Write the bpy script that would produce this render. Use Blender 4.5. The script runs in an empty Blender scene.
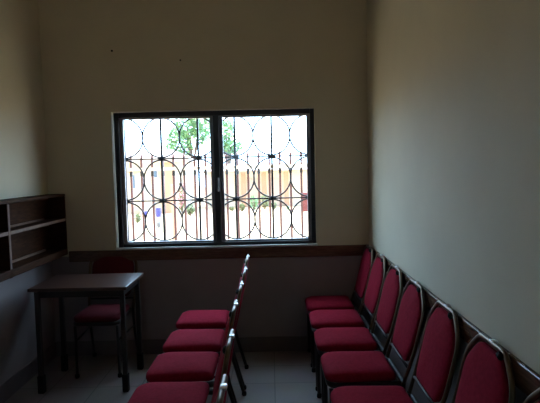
import bpy, bmesh, math, random
from mathutils import Vector, Matrix
random.seed(7)
S = bpy.context.scene
C = S.collection

# ---------------------------------------------------------------- camera, world, sun, exposure
D, H = 4.3, 1.58                      # distance of the camera from the window wall, eye height
F, PITCH, ROLL, YAW = 504.0, 0.0636, -0.0228, -0.0014
cam = bpy.data.cameras.new('camera'); co = bpy.data.objects.new('camera', cam); C.objects.link(co)
cam.sensor_fit = 'HORIZONTAL'; cam.sensor_width = 36.0; cam.lens = F * 36.0 / 540.0
cam.clip_start = 0.02; cam.clip_end = 300
fw = Vector((math.sin(YAW) * math.cos(PITCH), math.cos(YAW) * math.cos(PITCH), -math.sin(PITCH)))
rt = Vector((math.cos(YAW), -math.sin(YAW), 0)); up = rt.cross(fw)
r2 = math.cos(ROLL) * rt + math.sin(ROLL) * up
u2 = -math.sin(ROLL) * rt + math.cos(ROLL) * up
M3 = Matrix((r2, u2, -fw)).transposed()
co.matrix_world = Matrix.Translation((0, -D, H)) @ M3.to_4x4()
S.camera = co

w = bpy.data.worlds.new('sky'); S.world = w; w.use_nodes = True
bg = w.node_tree.nodes['Background']
# hazy sky: brightest on the side of the haze ahead, bluer and dimmer behind
wn = w.node_tree; wt = wn.nodes.new('ShaderNodeTexCoord'); wd = wn.nodes.new('ShaderNodeVectorMath'); wd.operation = 'DOT_PRODUCT'
GL_DIR = Vector((0.18, 0.88, 0.25)).normalized(); wd.inputs[1].default_value = GL_DIR
wr = wn.nodes.new('ShaderNodeMapRange'); wr.interpolation_type = 'SMOOTHSTEP'
wr.inputs['From Min'].default_value = -0.4; wr.inputs['From Max'].default_value = 0.25; wr.inputs['To Min'].default_value = 1.0; wr.inputs['To Max'].default_value = 7.0
wn.links.new(wt.outputs['Generated'], wd.inputs[0]); wn.links.new(wd.outputs['Value'], wr.inputs['Value']); wn.links.new(wr.outputs[0], bg.inputs[1])
bg.inputs[0].default_value = (0.46, 0.70, 1.0, 1)
sun = bpy.data.lights.new('sun', 'SUN'); so = bpy.data.objects.new('sun', sun); C.objects.link(so)
sun.energy = 7.5; sun.angle = 0.01; sun.color = (1.0, 0.86, 0.66)
so.rotation_euler = Vector((0.55, 0.06, -0.83)).to_track_quat('-Z', 'Y').to_euler(); so.location = (-8, -2, 12)
S.view_settings.view_transform = 'Standard'; S.view_settings.look = 'None'
S.view_settings.gamma = 1.0; S.view_settings.use_curve_mapping = False
S.view_settings.exposure = 1.1
S.cycles.max_bounces = 10; S.cycles.diffuse_bounces = 6; S.cycles.transparent_max_bounces = 16

# ---------------------------------------------------------------- materials
def mat(name, col, rough=0.6, metal=0.0, var=0.12, scale=8.0, bump=0.0, spec=0.5, sheen=0.0, stretch=(1, 1, 1)):
    m = bpy.data.materials.new(name); m.use_nodes = True
    nt = m.node_tree; b = nt.nodes['Principled BSDF']
    tc = nt.nodes.new('ShaderNodeTexCoord'); mp = nt.nodes.new('ShaderNodeMapping')
    mp.inputs['Scale'].default_value = stretch
    n = nt.nodes.new('ShaderNodeTexNoise'); n.inputs['Scale'].default_value = scale; n.inputs['Detail'].default_value = 6
    r = nt.nodes.new('ShaderNodeValToRGB')
    r.color_ramp.elements[0].position = 0.3; r.color_ramp.elements[1].position = 0.7
    r.color_ramp.elements[0].color = [c * (1 - var) for c in col] + [1]
    r.color_ramp.elements[1].color = [min(1, c * (1 + var)) for c in col] + [1]
    nt.links.new(tc.outputs['Object'], mp.inputs[0]); nt.links.new(mp.outputs[0], n.inputs['Vector'])
    nt.links.new(n.outputs[0], r.inputs[0]); nt.links.new(r.outputs[0], b.inputs['Base Color'])
    b.inputs['Roughness'].default_value = rough; b.inputs['Metallic'].default_value = metal
    b.inputs['Specular IOR Level'].default_value = spec
    if sheen:
        b.inputs['Sheen Weight'].default_value = sheen
    if bump:
        bp = nt.nodes.new('ShaderNodeBump'); bp.inputs['Strength'].default_value = bump; bp.inputs['Distance'].default_value = 0.01
        nt.links.new(n.outputs[0], bp.inputs['Height']); nt.links.new(bp.outputs[0], b.inputs['Normal'])
    return m

def tile_mat(name, c1, c2, mortar, size=0.33):
    m = bpy.data.materials.new(name); m.use_nodes = True
    nt = m.node_tree; b = nt.nodes['Principled BSDF']
    tc = nt.nodes.new('ShaderNodeTexCoord'); br = nt.nodes.new('ShaderNodeTexBrick')
    br.offset = 0.0; br.inputs['Scale'].default_value = 1.0
    br.inputs['Brick Width'].default_value = size; br.inputs['Row Height'].default_value = size
    br.inputs['Mortar Size'].default_value = 0.004
    br.inputs['Color1'].default_value = (*c1, 1); br.inputs['Color2'].default_value = (*c2, 1); br.inputs['Mortar'].default_value = (*mortar, 1)
    n = nt.nodes.new('ShaderNodeTexNoise'); n.inputs['Scale'].default_value = 5; n.inputs['Detail'].default_value = 5
    mx = nt.nodes.new('ShaderNodeMix'); mx.data_type = 'RGBA'; mx.blend_type = 'MULTIPLY'; mx.inputs[0].default_value = 0.35
    nt.links.new(tc.outputs['Object'], br.inputs['Vector']); nt.links.new(tc.outputs['Object'], n.inputs['Vector'])
    nt.links.new(br.outputs['Color'], mx.inputs[6]); nt.links.new(n.outputs['Color'], mx.inputs[7])
    nt.links.new(mx.outputs[2], b.inputs['Base Color'])
    b.inputs['Roughness'].default_value = 0.38
    return m

def glass_mat():
    m = bpy.data.materials.new('window_glass'); m.use_nodes = True
    nt = m.node_tree; nt.nodes.clear()
    o = nt.nodes.new('ShaderNodeOutputMaterial'); t = nt.nodes.new('ShaderNodeBsdfTransparent')
    g = nt.nodes.new('ShaderNodeBsdfGlossy'); g.inputs['Roughness'].default_value = 0.02
    lw = nt.nodes.new('ShaderNodeLayerWeight'); lw.inputs['Blend'].default_value = 0.5
    pw_ = nt.nodes.new('ShaderNodeMath'); pw_.operation = 'POWER'; pw_.inputs[1].default_value = 5.0
    f = nt.nodes.new('ShaderNodeMath'); f.operation = 'MULTIPLY_ADD'; f.inputs[1].default_value = 0.9; f.inputs[2].default_value = 0.03
    nt.links.new(lw.outputs['Facing'], pw_.inputs[0]); nt.links.new(pw_.outputs[0], f.inputs[0])
    x = nt.nodes.new('ShaderNodeMixShader'); t.inputs[0].default_value = (0.97, 0.985, 0.98, 1)
    nt.links.new(f.outputs[0], x.inputs[0]); nt.links.new(t.outputs[0], x.inputs[1]); nt.links.new(g.outputs[0], x.inputs[2])
    nt.links.new(x.outputs[0], o.inputs[0])
    return m

WALL = mat('cream_wall_paint', (0.62, 0.55, 0.395), 0.75, var=0.04, scale=2.5, bump=0.03)
DADO = mat('dim_grey_lower_paint', (0.26, 0.22, 0.215), 0.45, var=0.08, scale=3)
CEIL = mat('ceiling_paint', (0.6, 0.56, 0.48), 0.8, var=0.03)
RAIL = mat('maroon_brown_varnished_wood', (0.11, 0.056, 0.034), 0.22, var=0.3, scale=14, stretch=(1, 1, 8))
WOOD = mat('dark_varnished_wood', (0.048, 0.018, 0.008), 0.6, var=0.35, scale=12, stretch=(1, 1, 6), spec=0.06)
DESK = mat('brown_desk_top_wood', (0.06, 0.028, 0.020), 0.28, var=0.3, scale=10, stretch=(1, 8, 1))
PALE = mat('pale_edging_and_light_line', (0.17, 0.095, 0.065), 0.5, var=0.2, scale=30, spec=0.2)  # pale brown of the front edges and of the strips drawn for light lines
SKIRT = mat('dark_skirting', (0.15, 0.12, 0.12), 0.5)
FLOOR = tile_mat('grey_floor_tiles', (0.29, 0.235, 0.215), (0.26, 0.21, 0.19), (0.13, 0.11, 0.10))
BLACK = mat('black_painted_steel', (0.012, 0.012, 0.014), 0.4, var=0.2)
SASH = mat('dark_aluminium', (0.30, 0.29, 0.30), 0.35, metal=0.1, var=0.2)
SILL = mat('pale_sill', (0.62, 0.6, 0.57), 0.5, var=0.06)
GLASS = glass_mat()
RED = mat('wine_red_fabric', (0.255, 0.012, 0.029), 0.9, var=0.12, scale=60, bump=0.1, spec=0.04)
BROWNM = mat('bronze_brown_metal', (0.13, 0.078, 0.042), 0.38, metal=0.6, var=0.15, scale=20)
LEGM = mat('dark_brown_steel', (0.022, 0.015, 0.012), 0.5, metal=0.2, var=0.2)
RUBBER = mat('black_plastic', (0.008, 0.008, 0.008), 0.8, spec=0.15)
CHROME = mat('silver_cap', (0.80, 0.80, 0.82), 0.2, metal=0.2, var=0.05)
RUST = mat('red_oxide_painted_steel', (0.12, 0.045, 0.04), 0.5, var=0.2)
GROUND = mat('pale_sunlit_earth', (0.52, 0.38, 0.24), 0.9, var=0.12, scale=1.5)
CREAMH = mat('cream_render', (0.76, 0.67, 0.54), 0.8, var=0.08, scale=1)
PEACH = mat('salmon_render', (0.62, 0.37, 0.25), 0.8, var=0.08, scale=1)
BLUEG = mat('blue_window_panels', (0.12, 0.20, 0.30), 0.35, var=0.2)
ROOF = mat('pale_roof_sheet', (0.62, 0.50, 0.42), 0.6, var=0.08, scale=1)
RAILO = mat('cream_rail_paint', (0.66, 0.52, 0.38), 0.6)
LEAF = mat('green_leaves', (0.16, 0.30, 0.12), 0.6, var=0.45, scale=1.2)
LEAFB = mat('olive_leaves', (0.13, 0.16, 0.06), 0.6, var=0.4, scale=6)
FLOWER = mat('pink_petals', (0.62, 0.16, 0.24), 0.6, var=0.25, scale=9)
BARK = mat('bark', (0.16, 0.11, 0.08), 0.9, var=0.3)
BLUE = mat('blue_plastic', (0.07, 0.07, 0.42), 0.4)
STONE = mat('grey_stone', (0.17, 0.17, 0.18), 0.8, var=0.3)
BRICK = mat('dark_red_paint', (0.20, 0.05, 0.05), 0.7, var=0.2)

# ---------------------------------------------------------------- helpers
def obj(name, bm, m, parent=None, smooth=False):
    me = bpy.data.meshes.new(name); bm.to_mesh(me); bm.free()
    for x in (m if isinstance(m, (list, tuple)) else [m]): me.materials.append(x)
    if smooth:
        for p in me.polygons: p.use_smooth = True
    o = bpy.data.objects.new(name, me); C.objects.link(o)
    if parent: o.parent = parent
    return o

def thing(name, label, cat, loc=(0, 0, 0), rz=0, group=None):
    o = bpy.data.objects.new(name, None); C.objects.link(o); o.empty_display_size = 0.1
    o.location = loc; o.rotation_euler = (0, 0, rz); o['label'] = label; o['category'] = cat
    if group: o['group'] = group
    return o

def tag(o, label, cat, group=None, kind=None):
    o['label'] = label; o['category'] = cat
    if group: o['group'] = group
    if kind: o['kind'] = kind
    return o

def struct(name, bm, m, parent=None, smooth=False):
    o = obj(name, bm, m, parent, smooth)
    if not parent: o['kind'] = 'structure'
    return o

def box(bm, x0, x1, y0, y1, z0, z1, bev=0.0, seg=2, mi=0):
    r = bmesh.ops.create_cube(bm, size=1.0)
    vs = r['verts']
    for v in vs:
        v.co = Vector(((x0 + x1) / 2 + v.co.x * (x1 - x0), (y0 + y1) / 2 + v.co.y * (y1 - y0), (z0 + z1) / 2 + v.co.z * (z1 - z0)))
    fs = set(f for v in vs for f in v.link_faces)
    for f in fs: f.material_index = mi
    if bev:
        es = list(set(e for v in vs for e in v.link_edges))
        bmesh.ops.bevel(bm, geom=es, offset=bev, segments=seg, affect='EDGES', profile=0.5)
    return bm

def B(*a, **k): return box(bmesh.new(), *a, **k)

def tube(bm, pts, rx, ry=None, seg=10, closed=False, cap=True, ref=Vector((0, 0, 1))):
    """sweep an elliptical section along pts"""
    ry = ry or rx; pts = [Vector(p) for p in pts]; n = len(pts); rings = []
    for i, p in enumerate(pts):
        a = pts[(i - 1) % n] if (closed or i > 0) else pts[0]
        b = pts[(i + 1) % n] if (closed or i < n - 1) else pts[-1]
        t = (b - a).normalized()
        s = t.cross(ref)
        if s.length < 1e-3: s = t.cross(Vector((0, 1, 0)))
        s.normalize(); q = s.cross(t).normalized()
        k = 1.0
        rings.append([bm.verts.new(p + s * (math.cos(2 * math.pi * j / seg) * rx * k) + q * (math.sin(2 * math.pi * j / seg) * ry * k)) for j in range(seg)])
    m = n if closed else n - 1
    for i in range(m):
        A, Bq = rings[i], rings[(i + 1) % n]
        for j in range(seg):
            bm.faces.new((A[j], A[(j + 1) % seg], Bq[(j + 1) % seg], Bq[j]))
    if cap and not closed:
        bm.faces.new(rings[0][::-1]); bm.faces.new(rings[-1])
    bmesh.ops.recalc_face_normals(bm, faces=bm.faces)
    return bm

def pad(outline, thick, dome, to3d, rim=0.35):
    """cushion: outline is a list of (u,v); to3d maps (u,v,w) to a point. Rounded rim, domed face on +w."""
    bm = bmesh.new()
    cu = sum(p[0] for p in outline) / len(outline); cv = sum(p[1] for p in outline) / len(outline)
    prof = [(0.93, 0.0), (0.985, thick * 0.12), (1.0, thick * 0.4), (0.99, thick * 0.72), (0.955, thick * 0.93), (0.88, thick + dome * 0.25), (0.7, thick + dome * 0.62), (0.4, thick + dome * 0.92)]
    rings = []
    for s, h in prof:
        rings.append([bm.verts.new(to3d(cu + (u - cu) * s, cv + (v - cv) * s, h)) for u, v in outline])
    n = len(outline)
    for a, b in zip(rings, rings[1:]):
        for j in range(n): bm.faces.new((a[j], a[(j + 1) % n], b[(j + 1) % n], b[j]))
    bm.faces.new(rings[0][::-1])
    c = bm.verts.new(to3d(cu, cv, thick + dome))
    for j in range(n): bm.faces.new((rings[-1][j], rings[-1][(j + 1) % n], c))
    bmesh.ops.recalc_face_normals(bm, faces=bm.faces)
    return bm

def round_poly(pts, r, k=5):
    out = []; n = len(pts)
    for i in range(n):
        p = Vector(pts[i]); a = Vector(pts[i - 1]); b = Vector(pts[(i + 1) % n])
        da = (a - p); db = (b - p)
        rr = r[i] if isinstance(r, (list, tuple)) else r
        ra = min(rr, da.length * 0.49, db.length * 0.49)
        s = p + da.normalized() * ra; e = p + db.normalized() * ra
        for j in range(k + 1):
            t = j / k
            q = s * (1 - t) ** 2 + p * 2 * t * (1 - t) + e * t * t
            out.append((q.x, q.y))
    return out

def lathe(bm, prof, cx, cy, z, seg=16):
    rings = [[bm.verts.new((cx + r * math.cos(2 * math.pi * j / seg), cy + r * math.sin(2 * math.pi * j / seg), z + h)) for j in range(seg)] for r, h in prof]
    for a, b in zip(rings, rings[1:]):
        for j in range(seg): bm.faces.new((a[j], a[(j + 1) % seg], b[(j + 1) % seg], b[j]))
    bm.faces.new(rings[0][::-1]); bm.faces.new(rings[-1])
    return bm

def blob(bm, c, r, sub=2, jit=0.0):
    q = bmesh.ops.create_icosphere(bm, subdivisions=sub, radius=1.0)
    for v in q['verts']:
        k = 1 + random.uniform(-jit, jit)
        v.co = Vector((c[0] + v.co.x * r[0] * k, c[1] + v.co.y * r[1] * k, c[2] + v.co.z * r[2] * k))
    return bm

def leaves(bm, c, r, n, size):
    for _ in range(n):
        d = Vector((random.gauss(0, 1), random.gauss(0, 1), random.gauss(0, 1))).normalized() * random.uniform(0.35, 1.0) ** 0.6
        p = Vector((c[0] + d.x * r[0], c[1] + d.y * r[1], c[2] + d.z * r[2]))
        a = Vector((random.uniform(-1, 1), random.uniform(-1, 1), random.uniform(-1, 1))).normalized()
        b = a.orthogonal().normalized(); s = size * random.uniform(0.6, 1.3)
        vs = [bm.verts.new(p - a * s), bm.verts.new(p + b * s * 0.45 - a * s * .1), bm.verts.new(p + a * s), bm.verts.new(p - b * s * 0.45 - a * s * .1)]
        bm.faces.new(vs)

def dup(root, loc, rz, label, group):
    r = root.copy(); C.objects.link(r); r.location = loc; r.rotation_euler = (0, 0, rz)
    r['label'] = label; r['group'] = group
    for ch in list(root.children):
        c = ch.copy(); C.objects.link(c); c.parent = r
        for g in list(ch.children):
            d = g.copy(); C.objects.link(d); d.parent = c
    return r

# ---------------------------------------------------------------- the room
XL, XR, YB, YF, ZC = -1.90, 0.835, 0.0, -5.6, 3.2
T = 0.16
WX0, WX1, WZ0, WZ1 = -1.335, 0.385, 0.935, 2.095
RZ0, RZ1 = 0.825, 0.918             # dado rail
struct('floor', B(XL - T, XR + T, YF - T, YB + T, -0.12, 0.0), FLOOR)
struct('ceiling', B(XL - T, XR + T, YF - T, YB + T + 0.35, ZC, ZC + 0.12), CEIL)

def wall_slab(x0, x1, y0, y1, inner_axis):
    bm = bmesh.new()
    box(bm, x0, x1, y0, y1, 0, 0.87, mi=1)
    box(bm, x0, x1, y0, y1, 0.87, ZC, mi=0)
    return bm
struct('wall_left', wall_slab(XL - T, XL, YF - T, YB + T, 0), [WALL, DADO])
struct('wall_right', wall_slab(XR, XR + T, YF - T, YB + T, 0), [WALL, DADO])
bm = bmesh.new()
box(bm, XL, XR, YF - T, YF, 0, 0.87, mi=1); box(bm, XL, XR, YF - T, YF, 0.87, 1.45, mi=0); box(bm, XL, XR, YF - T, YF, 2.05, ZC, mi=0)
box(bm, XL, -1.0, YF - T, YF, 1.45, 2.05, mi=0); box(bm, -0.1, XR, YF - T, YF, 1.45, 2.05, mi=0)  # leaves the opening for the added fill window
struct('wall_front', bm, [WALL, DADO])
bm = bmesh.new()
box(bm, XL, XR, YB, YB + T, 0, 0.87, mi=1)
box(bm, XL, XR, YB, YB + T, 0.87, WZ0, mi=0)
box(bm, XL, XR, YB, YB + T, WZ1, ZC, mi=0)
box(bm, XL, WX0, YB, YB + T, WZ0, WZ1, mi=0)
box(bm, WX1, XR, YB, YB + T, WZ0, WZ1, mi=0)
struct('wall_back', bm, [WALL, DADO])
# dado rails and skirting
struct('trim_back', B(XL + 0.16, XR, YB - 0.022, YB, RZ0, RZ1, bev=0.005), RAIL)
struct('trim_right', B(XR - 0.018, XR, YF, YB - 0.022, RZ0, RZ1, bev=0.005), RAIL)
struct('baseboard_back', B(XL + 0.012, XR - 0.012, YB - 0.012, YB, 0, 0.13, bev=0.003), SKIRT)
struct('baseboard_right', B(XR - 0.012, XR, YF, YB - 0.012, 0, 0.13, bev=0.003), SKIRT)
struct('baseboard_left', B(XL, XL + 0.012, YF, YB - 0.012, 0, 0.13, bev=0.003), SKIRT)
struct('trim_sill', B(WX0 - 0.005, WX1 + 0.01, YB - 0.012, YB + 0.045, RZ1, WZ0, bev=0.004), SILL)

# ---------------------------------------------------------------- window
def ring_frame(x0, x1, z0, z1, y0, y1, wl, wr, wb, wt, bev=0.004):
    bm = bmesh.new()
    box(bm, x0, x0 + wl, y0, y1, z0, z1, bev=bev); box(bm, x1 - wr, x1, y0, y1, z0, z1, bev=bev)
    box(bm, x0 + wl, x1 - wr, y0, y1, z0, z0 + wb, bev=bev); box(bm, x0 + wl, x1 - wr, y0, y1, z1 - wt, z1, bev=bev)
    return bm
a = ring_frame(WX0 + .012, WX1, WZ0, WZ1 - .006, 0.025, 0.09, 0.042, 0.036, 0.028, 0.042)
box(a, -0.478, -0.430, 0.022, 0.092, WZ0 + .028, WZ1 - .048, bev=0.004)
win = struct('window_1', a, BLACK)
for x0, x1 in ((WX0 + .054, -0.478), (-0.430, WX1 - .036)):
    sash = obj('sash', ring_frame(x0, x1, WZ0 + .028, WZ1 - .048, 0.045, 0.072, 0.032, 0.030, 0.016, 0.016, bev=0.003), SASH, win)
    obj('pane', B(x0 + .02, x1 - .02, 0.056, 0.060, WZ0 + .042, WZ1 - .062), GLASS, sash)
hd = bmesh.new(); box(hd, -0.452, -0.438, -0.004, 0.03, 1.40, 1.52, bev=0.004)
obj('handle', hd, SASH, win)

fill_win = struct('added_fill_window', ring_frame(-1.0, -0.1, 1.45, 2.05, YF - 0.10, YF - 0.04, .045, .045, .045, .045), BLACK)  # added window, unseen behind the camera, lets in fill light
obj('pane', B(-0.957, -0.143, YF - 0.072, YF - 0.068, 1.493, 2.007), GLASS, fill_win)

# ---------------------------------------------------------------- wrought iron grille outside the glass
gr = thing('window_grille', 'black wrought iron grille of oval rings and bars covering the window', 'grille', (-0.47, 0.14, WZ0))
GX = [-1.27 + 0.3222 * i for i in range(6)]; GZ = [0.961, 1.326, 1.695, 2.062]
def loc(o): o.location = (0.47, -0.14, -WZ0); return o
for x in GX: loc(obj('vertical_bar', B(x - .009, x + .009, 0.131, 0.149, WZ0, WZ1, bev=0.002, seg=1), BLACK, gr))
for z in GZ: loc(obj('horizontal_bar', B(WX0, WX1, 0.134, 0.146, z - .006, z + .006, bev=0.002, seg=1), BLACK, gr))
for i, x in enumerate(GX):
    for k in range(3):
        z0, z1 = GZ[k], GZ[k + 1]; zc = (z0 + z1) / 2; rz = (z1 - z0) / 2 - .011; rx = 0.1625
        pts = [(x + rx * math.cos(t), 0.14, zc + rz * math.sin(t)) for t in [2 * math.pi * j / 40 for j in range(40)]]
        if i == 0: pts = [p for p in pts if p[0] > WX0 + .002]
        if i == 5: pts = [p for p in pts if p[0] < WX1 - .002]
        if i in (0, 5):   # open arc, keep order around the cut
            pts.sort(key=lambda p: math.atan2(p[2] - zc, (p[0] - x) * (1 if i == 0 else -1)))
        loc(obj('ring', tube(bmesh.new(), pts, 0.0072, seg=8, closed=(0 < i < 5), ref=Vector((0, 1, 0))), BLACK, gr, True))
for x in GX:
    for z in GZ[1:3]:
        b = blob(bmesh.new(), (x, 0.14, z), (0.025, 0.014, 0.023), 2); loc(obj('rosette', b, BLACK, gr, True))

# ---------------------------------------------------------------- dado-level things: wall bookcase
bc = thing('wall_bookcase', 'dark brown wooden open bookcase fixed to the left wall', 'bookcase', (XL, -0.95, 0.89))
def bl(o): o.location = (-XL, 0.95, -0.89); return o
bx0, bx1 = XL, -1.752
yA, yB_, yC = -0.006, -0.935, -1.87
bl(obj('top_board', B(bx0, bx1, yC, yA, 1.392, 1.412, bev=0.002, seg=1), WOOD, bc))
bl(obj('bottom_board', B(bx0, bx1, yC + .02, yA - .02, 0.892, 0.945, bev=0.003, seg=1), WOOD, bc))
for y in (yA - .02, yB_ - .03, yC):
    bl(obj('upright', B(bx0, bx1, y, y + (.03 if y == yB_ - .03 else .02), 0.89, 1.391, bev=0.002, seg=1), WOOD, bc))
for y0, y1 in ((yB_, yA - .02), (yC + .02, yB_ - .03)):
    bl(obj('shelf', B(bx0 + .011, bx1 - .002, y0, y1, 1.182, 1.204, bev=0.002, seg=1), WOOD, bc))
    bl(obj('back_panel', B(bx0, bx0 + .010, y0, y1, 0.946, 1.391), WOOD, bc))
    e = bl(obj('light_line_strip', B(bx0 + .011, bx0 + .025, y0 + .01, y1 - .12, 1.2045, 1.218, bev=0.001, seg=1), PALE, bc)); e['label'] = 'added pale strip for the light line along the back of the shelf'  # added strip, the bright line of light on the shelf drawn as pale wood
    e = bl(obj('light_line_strip', B(bx0 + .011, bx0 + .025, y0 + .01, y1 - .12, 0.9455, 0.963, bev=0.001, seg=1), PALE, bc)); e['label'] = 'added pale strip for the light line along the back of the bottom board'
    bl(obj('shelf_lip', B(bx1 - .002, bx1 + .002, y0, y1, 1.182, 1.206, bev=0.001, seg=1), PALE, bc))['label'] = 'pale front edge'
bl(obj('shelf_lip', B(bx1, bx1 + .003, yB_ - .026, yB_ - .004, 0.95, 1.385, bev=0.001, seg=1), PALE, bc))['label'] = 'pale front edge'

# small marks on the wall above the window
for (x, z, r, lb) in ((-1.30, 2.60, 0.009, 'dark nail in the cream wall above the window, the left and larger one'), (-0.73, 2.51, 0.007, 'dark nail in the cream wall above the window, the right and smaller one')):
    b = bmesh.new(); tube(b, [(x, 0.004, z), (x, -0.010, z)], 0.003, seg=8); tube(b, [(x, -0.008, z), (x, -0.013, z)], r, seg=12)
    tag(obj('nail', b, LEGM), lb, 'nail', 'nails in the wall above the window')

# ---------------------------------------------------------------- desk
DX0, DX1, DY0, DY1, DZ = -1.735, -1.035, -0.785, -0.29, 0.775
dk = thing('desk', 'small desk with brown wooden top and thin black legs under the bookcase', 'desk', ((DX0 + DX1) / 2, (DY0 + DY1) / 2, 0))
def dl(o): o.location = (-(DX0 + DX1) / 2, -(DY0 + DY1) / 2, 0); return o
dl(obj('desktop', B(DX0, DX1, DY0, DY1, DZ - .024, DZ, bev=0.004), DESK, dk))
ap = bmesh.new(); i_ = 0.035
box(ap, DX0 + i_, DX1 - i_, DY0 + i_, DY0 + i_ + .02, DZ - .075, DZ - .025); box(ap, DX0 + i_, DX1 - i_, DY1 - i_ - .02, DY1 - i_, DZ - .075, DZ - .025)
box(ap, DX0 + i_, DX0 + i_ + .02, DY0 + i_ + .02, DY1 - i_ - .02, DZ - .075, DZ - .025); box(ap, DX1 - i_ - .02, DX1 - i_, DY0 + i_ + .02, DY1 - i_ - .02, DZ - .075, DZ - .025)
dl(obj('apron', ap, LEGM, dk))
for x in (DX0 + .03, DX1 - .06):
    for y in (DY0 + .03, DY1 - .06):
        lg = dl(obj('leg', B(x, x + .033, y, y + .033, 0.03, DZ - .025, bev=0.004), LEGM, dk))
        b = B(x - .006, x + .039, y - .006, y + .039, 0.0, 0.13, bev=0.006); obj('foot_sleeve', b, RUBBER, lg)

# ---------------------------------------------------------------- banquet chair: front towards -X, origin under seat centre
def make_chair():
    t = thing('banquet_chair', '', 'chair')
    Lh = 0.21; Wh = 0.193; zs = 0.440
    # seat pad
    Ls = Lh - .042; ol = round_poly([(-Lh, -Wh * .95), (Ls, -Wh * .88), (Ls, Wh * .88), (-Lh, Wh * .95)], [.085, .03, .03, .085], 7)
    obj('seat', pad(ol, 0.045, 0.018, lambda u, v, h: Vector((u, v, zs + h + 0.004 * math.cos(u * 7)))), RED, t, True)
    # seat frame (ring)
    fr = [(x, y, zs - .012) for x, y in round_poly([(-Lh + .015, -Wh * .92), (Lh - .005, -Wh * .86), (Lh - .005, Wh * .86), (-Lh + .015, Wh * .92)], [.07, .02, .02, .07], 6)]
    obj('seat_frame', tube(bmesh.new(), fr, 0.011, 0.016, 8, closed=True), LEGM, t, True)
    # back axis: from seat rear up to the top, reclined
    def bk(y, z, off=0.0):      # point in the plane of the backrest; off = forward (-x)
        k = (z - 0.44) / 0.49
        return Vector((Lh - .012 + 0.125 * k + 0.012 * math.sin(k * math.pi) - off, y, z))
    hw = 0.198
    ys = round_poly([(-hw * .93, 0.44), (-hw, 0.60), (-hw, 0.83), (-hw * .52, 0.924), (hw * .52, 0.924), (hw, 0.83), (hw, 0.60), (hw * .93, 0.44)], [0, .05, .05, .03, .03, .05, .05, 0], 6)
    ys = [p for i, p in enumerate(ys) if i == 0 or (abs(p[0] - ys[i - 1][0]) + abs(p[1] - ys[i - 1][1])) > 1e-4]
    obj('back_frame', tube(bmesh.new(), [bk(y, z) for y, z in ys], 0.0125, 0.0095, 10, ref=Vector((1, 0, 0))), BROWNM, t, True)
    # upholstered back
    pw = hw - .016
    po = round_poly([(-pw * .80, 0.535), (pw * .80, 0.535), (pw * .97, 0.63), (pw * .97, 0.815), (pw * .50, 0.905), (-pw * .50, 0.905), (-pw * .97, 0.815), (-pw * .97, 0.63)], [.03, .03, .05, .045, .025, .025, .045, .05], 6)
    bp = obj('backrest', pad(po, 0.022, 0.016, lambda u, v, h: bk(u, v, h - 0.006)), RED, t, True)
    bb = pad(po, 0.008, 0.004, lambda u, v, h: bk(u, v, -h - 0.005)); obj('back_cover', bb, RED, bp, True)
    rl = tube(bmesh.new(), [bk(-hw * .95, 0.52, 0), bk(hw * .95, 0.52, 0)], 0.008, seg=8); obj('lower_rail', rl, LEGM, t, True)
    # bumper at the shoulder
    for s in (-1,):
        b = bmesh.new(); c = bk(s * hw * .45, 0.912, 0.012); blob(b, c, (0.011, 0.021, 0.015), 2); q = obj('bumper', b, RUBBER, t, True)
    b = bmesh.new(); c0 = bk(0, 0.936, -0.002)
    box(b, c0.x - .012, c0.x + .012, -.017, .017, 0.928, 0.939, bev=0.005); k_ = obj('top_cap', b, CHROME, t, True); k_['label'] = 'small silver cap on the top of the frame'
    # legs
    for s in (-1, 1):
        y = s * (hw * .93)
        rear = [(Lh - .012, y, 0.445), (Lh - .018, y, 0.38), (Lh + .005, y, 0.25), (Lh + .075, y * 1.03, 0.004)]
        l = obj('leg', tube(bmesh.new(), rear, 0.0125, 0.0105, 8, ref=Vector((0, 1, 0))), LEGM, t, True)
        b = bmesh.new(); lathe(b, [(0.015, 0), (0.017, .006), (0.017, .022), (0.0135, .03)], Lh + .073, y * 1.03, 0, 10); obj('rubber_foot', b, RUBBER, l, True)
        yf = s * (Wh * .84)
        fl = [(-Lh + .03, yf, 0.41), (-Lh + .032, yf, 0.30), (-Lh + .035, yf * 1.02, 0.004)]
        l = obj('leg', tube(bmesh.new(), fl, 0.0125, 0.0105, 8, ref=Vector((0, 1, 0))), LEGM, t, True)
        b = bmesh.new(); lathe(b, [(0.015, 0), (0.017, .006), (0.017, .022), (0.0135, .03)], -Lh + .035, yf * 1.02, 0, 10); obj('rubber_foot', b, RUBBER, l, True)
        obj('side_stretcher', tube(bmesh.new(), [(-Lh + .033, yf, 0.29), (Lh - .002, y, 0.29)], 0.0075, seg=8), LEGM, t, True)
    return t

GR, GL = 'chairs lined up against the right wall', 'chairs in the middle row'
RX, LX = 0.480, -0.485
ry = [-0.205, -0.635, -1.075, -1.525, -2.005, -2.49, -2.96]
rl_ = ['red padded chair by the right wall, in the far corner of the room',
       'red padded chair against the right wall, second out from the far corner',
       'red padded chair against the right wall, third out from the far corner',
       'red padded chair against the right wall, fourth out from the far corner',
       'red padded chair against the right wall, fifth out from the far corner',
       'red padded chair by the right wall, sixth out from the far corner',
       'red padded chair by the right wall, cut off by the picture edge']
proto = None
for i, y in enumerate(ry):
    if i == 0:
        proto = make_chair(); proto.location = (RX, y, 0); proto['label'] = rl_[0]; proto['group'] = GR
    else:
        dup(proto, (RX, y, 0), 0, rl_[i], GR)
ly = [-0.565, -1.04, -1.475, -1.905, -2.37, -2.83]
lx = [-0.505, -0.50, -0.50, -0.505, -0.49, -0.48]
ll_ = ['red padded chair in the middle row, the one nearest the window',
       'red padded chair in the middle row, second from the window',
       'red padded chair in the middle row, third from the window',
       'red padded chair in the middle row, fourth from the window, seat cut by picture edge',
       'chair in the middle row, fifth from the window, seen edge-on',
       'chair in the middle row, only its top showing at the bottom edge']
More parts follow.
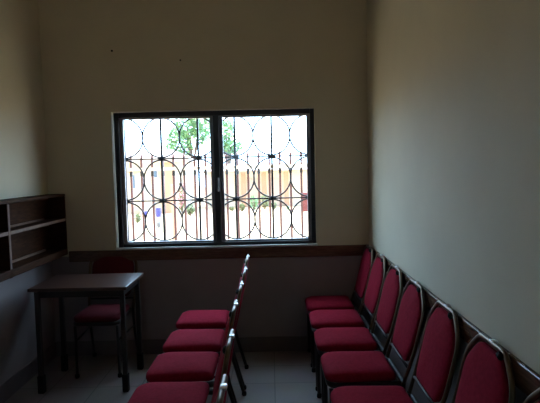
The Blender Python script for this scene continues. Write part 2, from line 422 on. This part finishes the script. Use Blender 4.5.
for x, y, lb in zip(lx, ly, ll_): dup(proto, (x, y, 0), 0, lb, GL)
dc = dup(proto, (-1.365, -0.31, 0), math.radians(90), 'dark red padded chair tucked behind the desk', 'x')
del dc['group']
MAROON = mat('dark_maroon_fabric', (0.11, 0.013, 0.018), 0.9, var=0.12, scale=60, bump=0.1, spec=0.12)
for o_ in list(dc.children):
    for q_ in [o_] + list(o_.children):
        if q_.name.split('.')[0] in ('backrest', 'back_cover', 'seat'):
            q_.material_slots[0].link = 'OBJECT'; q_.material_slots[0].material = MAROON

# ---------------------------------------------------------------- outside
GZ0 = -0.5
tag(struct('terrain', B(-40, 40, -30, 60, GZ0 - 0.2, GZ0), GROUND), 'pale sunlit bare ground outside the window', 'ground')

FY = 1.9
fe = thing('garden_fence', 'tall red-brown steel bar fence standing just outside the window', 'fence', (-0.6, FY, GZ0))
def fl_(o): o.location = (0.6, -FY, -GZ0); return o
n = 0
for i in range(-14, 15):
    x = -0.53 + i * 0.1305
    b = B(x - .013, x + .013, FY - .013, FY + .013, GZ0 - .05, 1.75)
    bar = fl_(obj('fence_bar', b, RUST, fe))
    tp = bmesh.new(); lathe(tp, [(0.012, 0), (0.018, .015), (0.013, .035), (0.002, .065)], x, FY, 1.745, 8); obj('spear_tip', tp, RUST, bar)
    cl = B(x - .017, x + .017, FY - .017, FY + .017, 1.53, 1.59, bev=0.004); obj('collar', cl, LEGM, bar)
for z0, z1, m in ((1.595, 1.635, RAILO), (0.0, 0.04, RUST)):
    fl_(obj('rail', B(-2.6, 1.5, FY - .03, FY - .012, z0, z1), m, fe))

# veranda post, salmon
vp = obj('veranda_post', B(-1.96, -1.85, 5.6, 5.71, GZ0, 1.32, bev=0.005), PEACH); 
vp.name = 'boundary_post'; tag(vp, 'salmon painted square post standing beyond the fence at left', 'post')

# house on the left
hs = thing('house', 'salmon and cream house with blue windows beyond the fence, left part of the window', 'house', (-6.5, 21, GZ0))
def hl(o): o.location = (6.5, -21, -GZ0); return o
hl(obj('wall', B(-10.5, -4.3, 21, 25, GZ0, 2.05), CREAMH, hs))
hl(obj('roof', B(-11.0, -4.0, 20.6, 25.4, 2.05, 2.22, bev=0.03), ROOF, hs))
rb = bmesh.new(); vs = [rb.verts.new(p) for p in ((-10.8, 20.8, 2.22), (-4.2, 20.8, 2.22), (-4.2, 25.2, 2.22), (-10.8, 25.2, 2.22), (-9.8, 23, 2.75), (-5.2, 23, 2.75))]
for f in ((0, 1, 5, 4), (1, 2, 5), (2, 3, 4, 5), (3, 0, 4)): rb.faces.new([vs[i] for i in f])
hl(obj('roof', rb, ROOF, hs))
hl(obj('pilaster', B(-5.45, -4.75, 20.85, 21.0, GZ0, 2.05), PEACH, hs))
hl(obj('lintel', B(-7.5, -6.5, 20.9, 21.0, 1.58, 1.75), PEACH, hs))
for x0, x1, z0, z1 in ((-7.05, -6.72, 0.75, 1.5), (-5.98, -5.6, 1.25, 1.72)):
    w_ = hl(obj('window', ring_frame(x0, x1, z0, z1, 20.93, 20.99, .05, .05, .05, .05), CREAMH, hs))
    obj('pane', B(x0 + .04, x1 - .04, 20.95, 20.985, z0 + .04, z1 - .04), BLUEG, w_)
hl(obj('low_wall', B(-6.45, -5.9, 20.5, 20.85, GZ0, 0.65), CREAMH, hs))

# house on the right
h2 = thing('house', 'long low cream house beyond the fence, right part of the window', 'house', (0.2, 24, GZ0))
def h2l(o): o.location = (-0.2, -24, -GZ0); return o
h2l(obj('wall', B(-3.6, 3.0, 24, 28, GZ0, 1.45), CREAMH, h2))
h2l(obj('roof', B(-3.9, 3.4, 23.4, 28.4, 1.45, 1.56, bev=0.02), PEACH, h2))
rb = bmesh.new(); vs = [rb.verts.new(p) for p in ((-3.8, 23.5, 1.56), (3.3, 23.5, 1.56), (3.3, 28.3, 1.56), (-3.8, 28.3, 1.56), (-3.0, 26, 1.95), (2.5, 26, 1.95))]
for f in ((0, 1, 5, 4), (1, 2, 5), (2, 3, 4, 5), (3, 0, 4)): rb.faces.new([vs[i] for i in f])
h2l(obj('roof', rb, ROOF, h2))
for x in (-1.5, -0.35, 0.9): h2l(obj('pilaster', B(x - .13, x + .13, 23.85, 24.0, GZ0, 1.45), PEACH, h2))
for x in (-0.95, 0.3):
    dd = h2l(obj('door', B(x - .28, x + .28, 23.95, 24.0, GZ0, 1.1, bev=0.01, seg=1), ROOF, h2))
bp_ = obj('gate_pillar', B(1.55, 1.95, 20.0, 20.4, GZ0, 0.42, bev=0.02), BRICK)
box_ = bmesh.new()
tag(bp_, 'dark red masonry pillar at the right edge of the window view', 'pillar')

# trees
def tree(label, x, y, blobs, size, m, group=None):
    t = thing('tree', label, 'tree', (x, y, GZ0))
    bm = bmesh.new()
    for c, r, n in blobs: leaves(bm, (c[0] - x, c[1] - y, c[2] - GZ0), r, n, size)
    obj('foliage', bm, m, t)
    tr = bmesh.new(); zt = max(b[0][2] for b in blobs) - GZ0
    tube(tr, [(0, 0, 0), (0.1, 0, zt * .4), (-0.05, 0, zt * .8)], 0.16, seg=8)
    for c, r, n in blobs: tube(tr, [(0.05, 0, zt * .35), ((c[0] - x) * .8, (c[1] - y) * .8, c[2] - GZ0)], 0.06, seg=6)
    obj('trunk', tr, BARK, t, True)
    return t
tree('loose pale green tree rising behind the salmon house', -5.3, 29.5,
     [((-6.0, 29.5, 3.4), (0.95, 1.0, 1.0), 420), ((-5.5, 29.5, 4.6), (1.1, 1.1, 0.9), 420), ((-4.4, 29.3, 4.9), (0.95, 1, 0.8), 330), ((-6.1, 29.4, 2.3), (.8, .8, .8), 260), ((-4.5, 29.3, 4.0), (0.6, .8, 0.7), 190)], 0.17, LEAF)
tree('smaller green tree seen just right of the window mullion', -2.8, 30.5,
     [((-3.0, 30.5, 4.3), (0.8, .9, 0.8), 330), ((-2.6, 30.5, 3.2), (0.75, .9, 0.5), 230), ((-3.4, 30.5, 3.4), (0.6, .7, 0.7), 180)], 0.17, LEAF)

# shrubs in front of the houses
def shrub(label, x, y, w_, h_, m, fl=None, n=160):
    t = thing('shrub', label, 'shrub', (x, y, GZ0))
    b = bmesh.new(); leaves(b, (0, 0, h_ * .55), (w_ / 2, w_ / 2, h_ * .45), n, min(w_, h_) * 0.16)
    obj('foliage', b, m, t)
    s = bmesh.new()
    for k in range(5):
        a_ = k * 1.26; tube(s, [(0, 0, 0), (math.cos(a_) * w_ * .25, math.sin(a_) * w_ * .25, h_ * .6)], 0.015, seg=5)
    obj('stem', s, BARK, t)
    if fl:
        f_ = bmesh.new(); leaves(f_, (0, -w_ * .1, h_ * .62), (w_ / 2, w_ / 2, h_ * .42), n, min(w_, h_) * 0.1); obj('blossom', f_, fl, t)
def px(x, depth): return (x - 271) / 504 * depth
def at(x, ybase, depth_hint=None):
    d = (H - GZ0) * 504 / (ybase - 171); return px(x, d), d - D
for lb, x, yb, wpx, hpx, m, fl in (
        ('small olive bush on the sunlit ground, leftmost through the window', 137, 222, 8, 10, LEAFB, None),
        ('tall pink flowering shrub between the salmon post and the cream house', 182, 216, 9, 36, LEAFB, FLOWER),
        ('low green shrub right beside the salmon post', 190, 216, 10, 12, LEAFB, None),
        ('tiny dark bush at the foot of the cream house, nearest the window mullion', 232, 212, 6, 5, LEAFB, None),
        ('round green bush second from the mullion before the cream house', 242, 213, 7, 9, LEAFB, None),
        ('tall green shrub standing before the cream house doors', 254, 213, 9, 17, LEAF, None),
        ('green shrub with tan twigs before the cream house, right of the tallest', 265, 212, 9, 17, LEAFB, None),
        ('dark bush hidden partly by a grille bar before the cream house', 274, 212, 6, 9, LEAFB, None),
        ('small green tuft at the far right of the cream house', 288, 212, 4, 4, LEAF, None)):
    X, Y = at(x, yb); d = Y + D
    shrub(lb, X, Y, wpx / 504 * d, hpx / 504 * d, m, fl)
# buckets and a stone
for lb, x, yb, wpx, hpx in (('blue plastic drum standing on the sunlit ground, the larger of two', 158, 216, 5.5, 9), ('small blue plastic drum standing on the ground left of the larger one', 145, 215, 4, 5)):
    X, Y = at(x, yb); d = Y + D; r = wpx / 1008 * d; h_ = hpx / 504 * d
    t = thing('drum', lb, 'drum', (X, Y, GZ0), group='blue drums in the yard')
    b = bmesh.new(); lathe(b, [(r * .9, 0), (r, h_ * .1), (r, h_ * .32), (r * 1.05, h_ * .35), (r, h_ * .38), (r, h_ * .66), (r * 1.05, h_ * .69), (r, h_ * .72), (r * .95, h_ * .96)], 0, 0, 0, 16)
    obj('body', b, BLUE, t)
    b = bmesh.new(); lathe(b, [(r, h_ * .961), (r, h_), (r * .9, h_)], 0, 0, 0, 16); obj('lid', b, BLUE, t)
X, Y = at(158, 227); b = blob(bmesh.new(), (0, 0, .12), (.09, .09, .16), 2, .15); st = obj('stone', b, STONE); st.location = (X, Y, GZ0)
tag(st, 'small grey stone on the sunlit ground below the blue drum', 'stone')
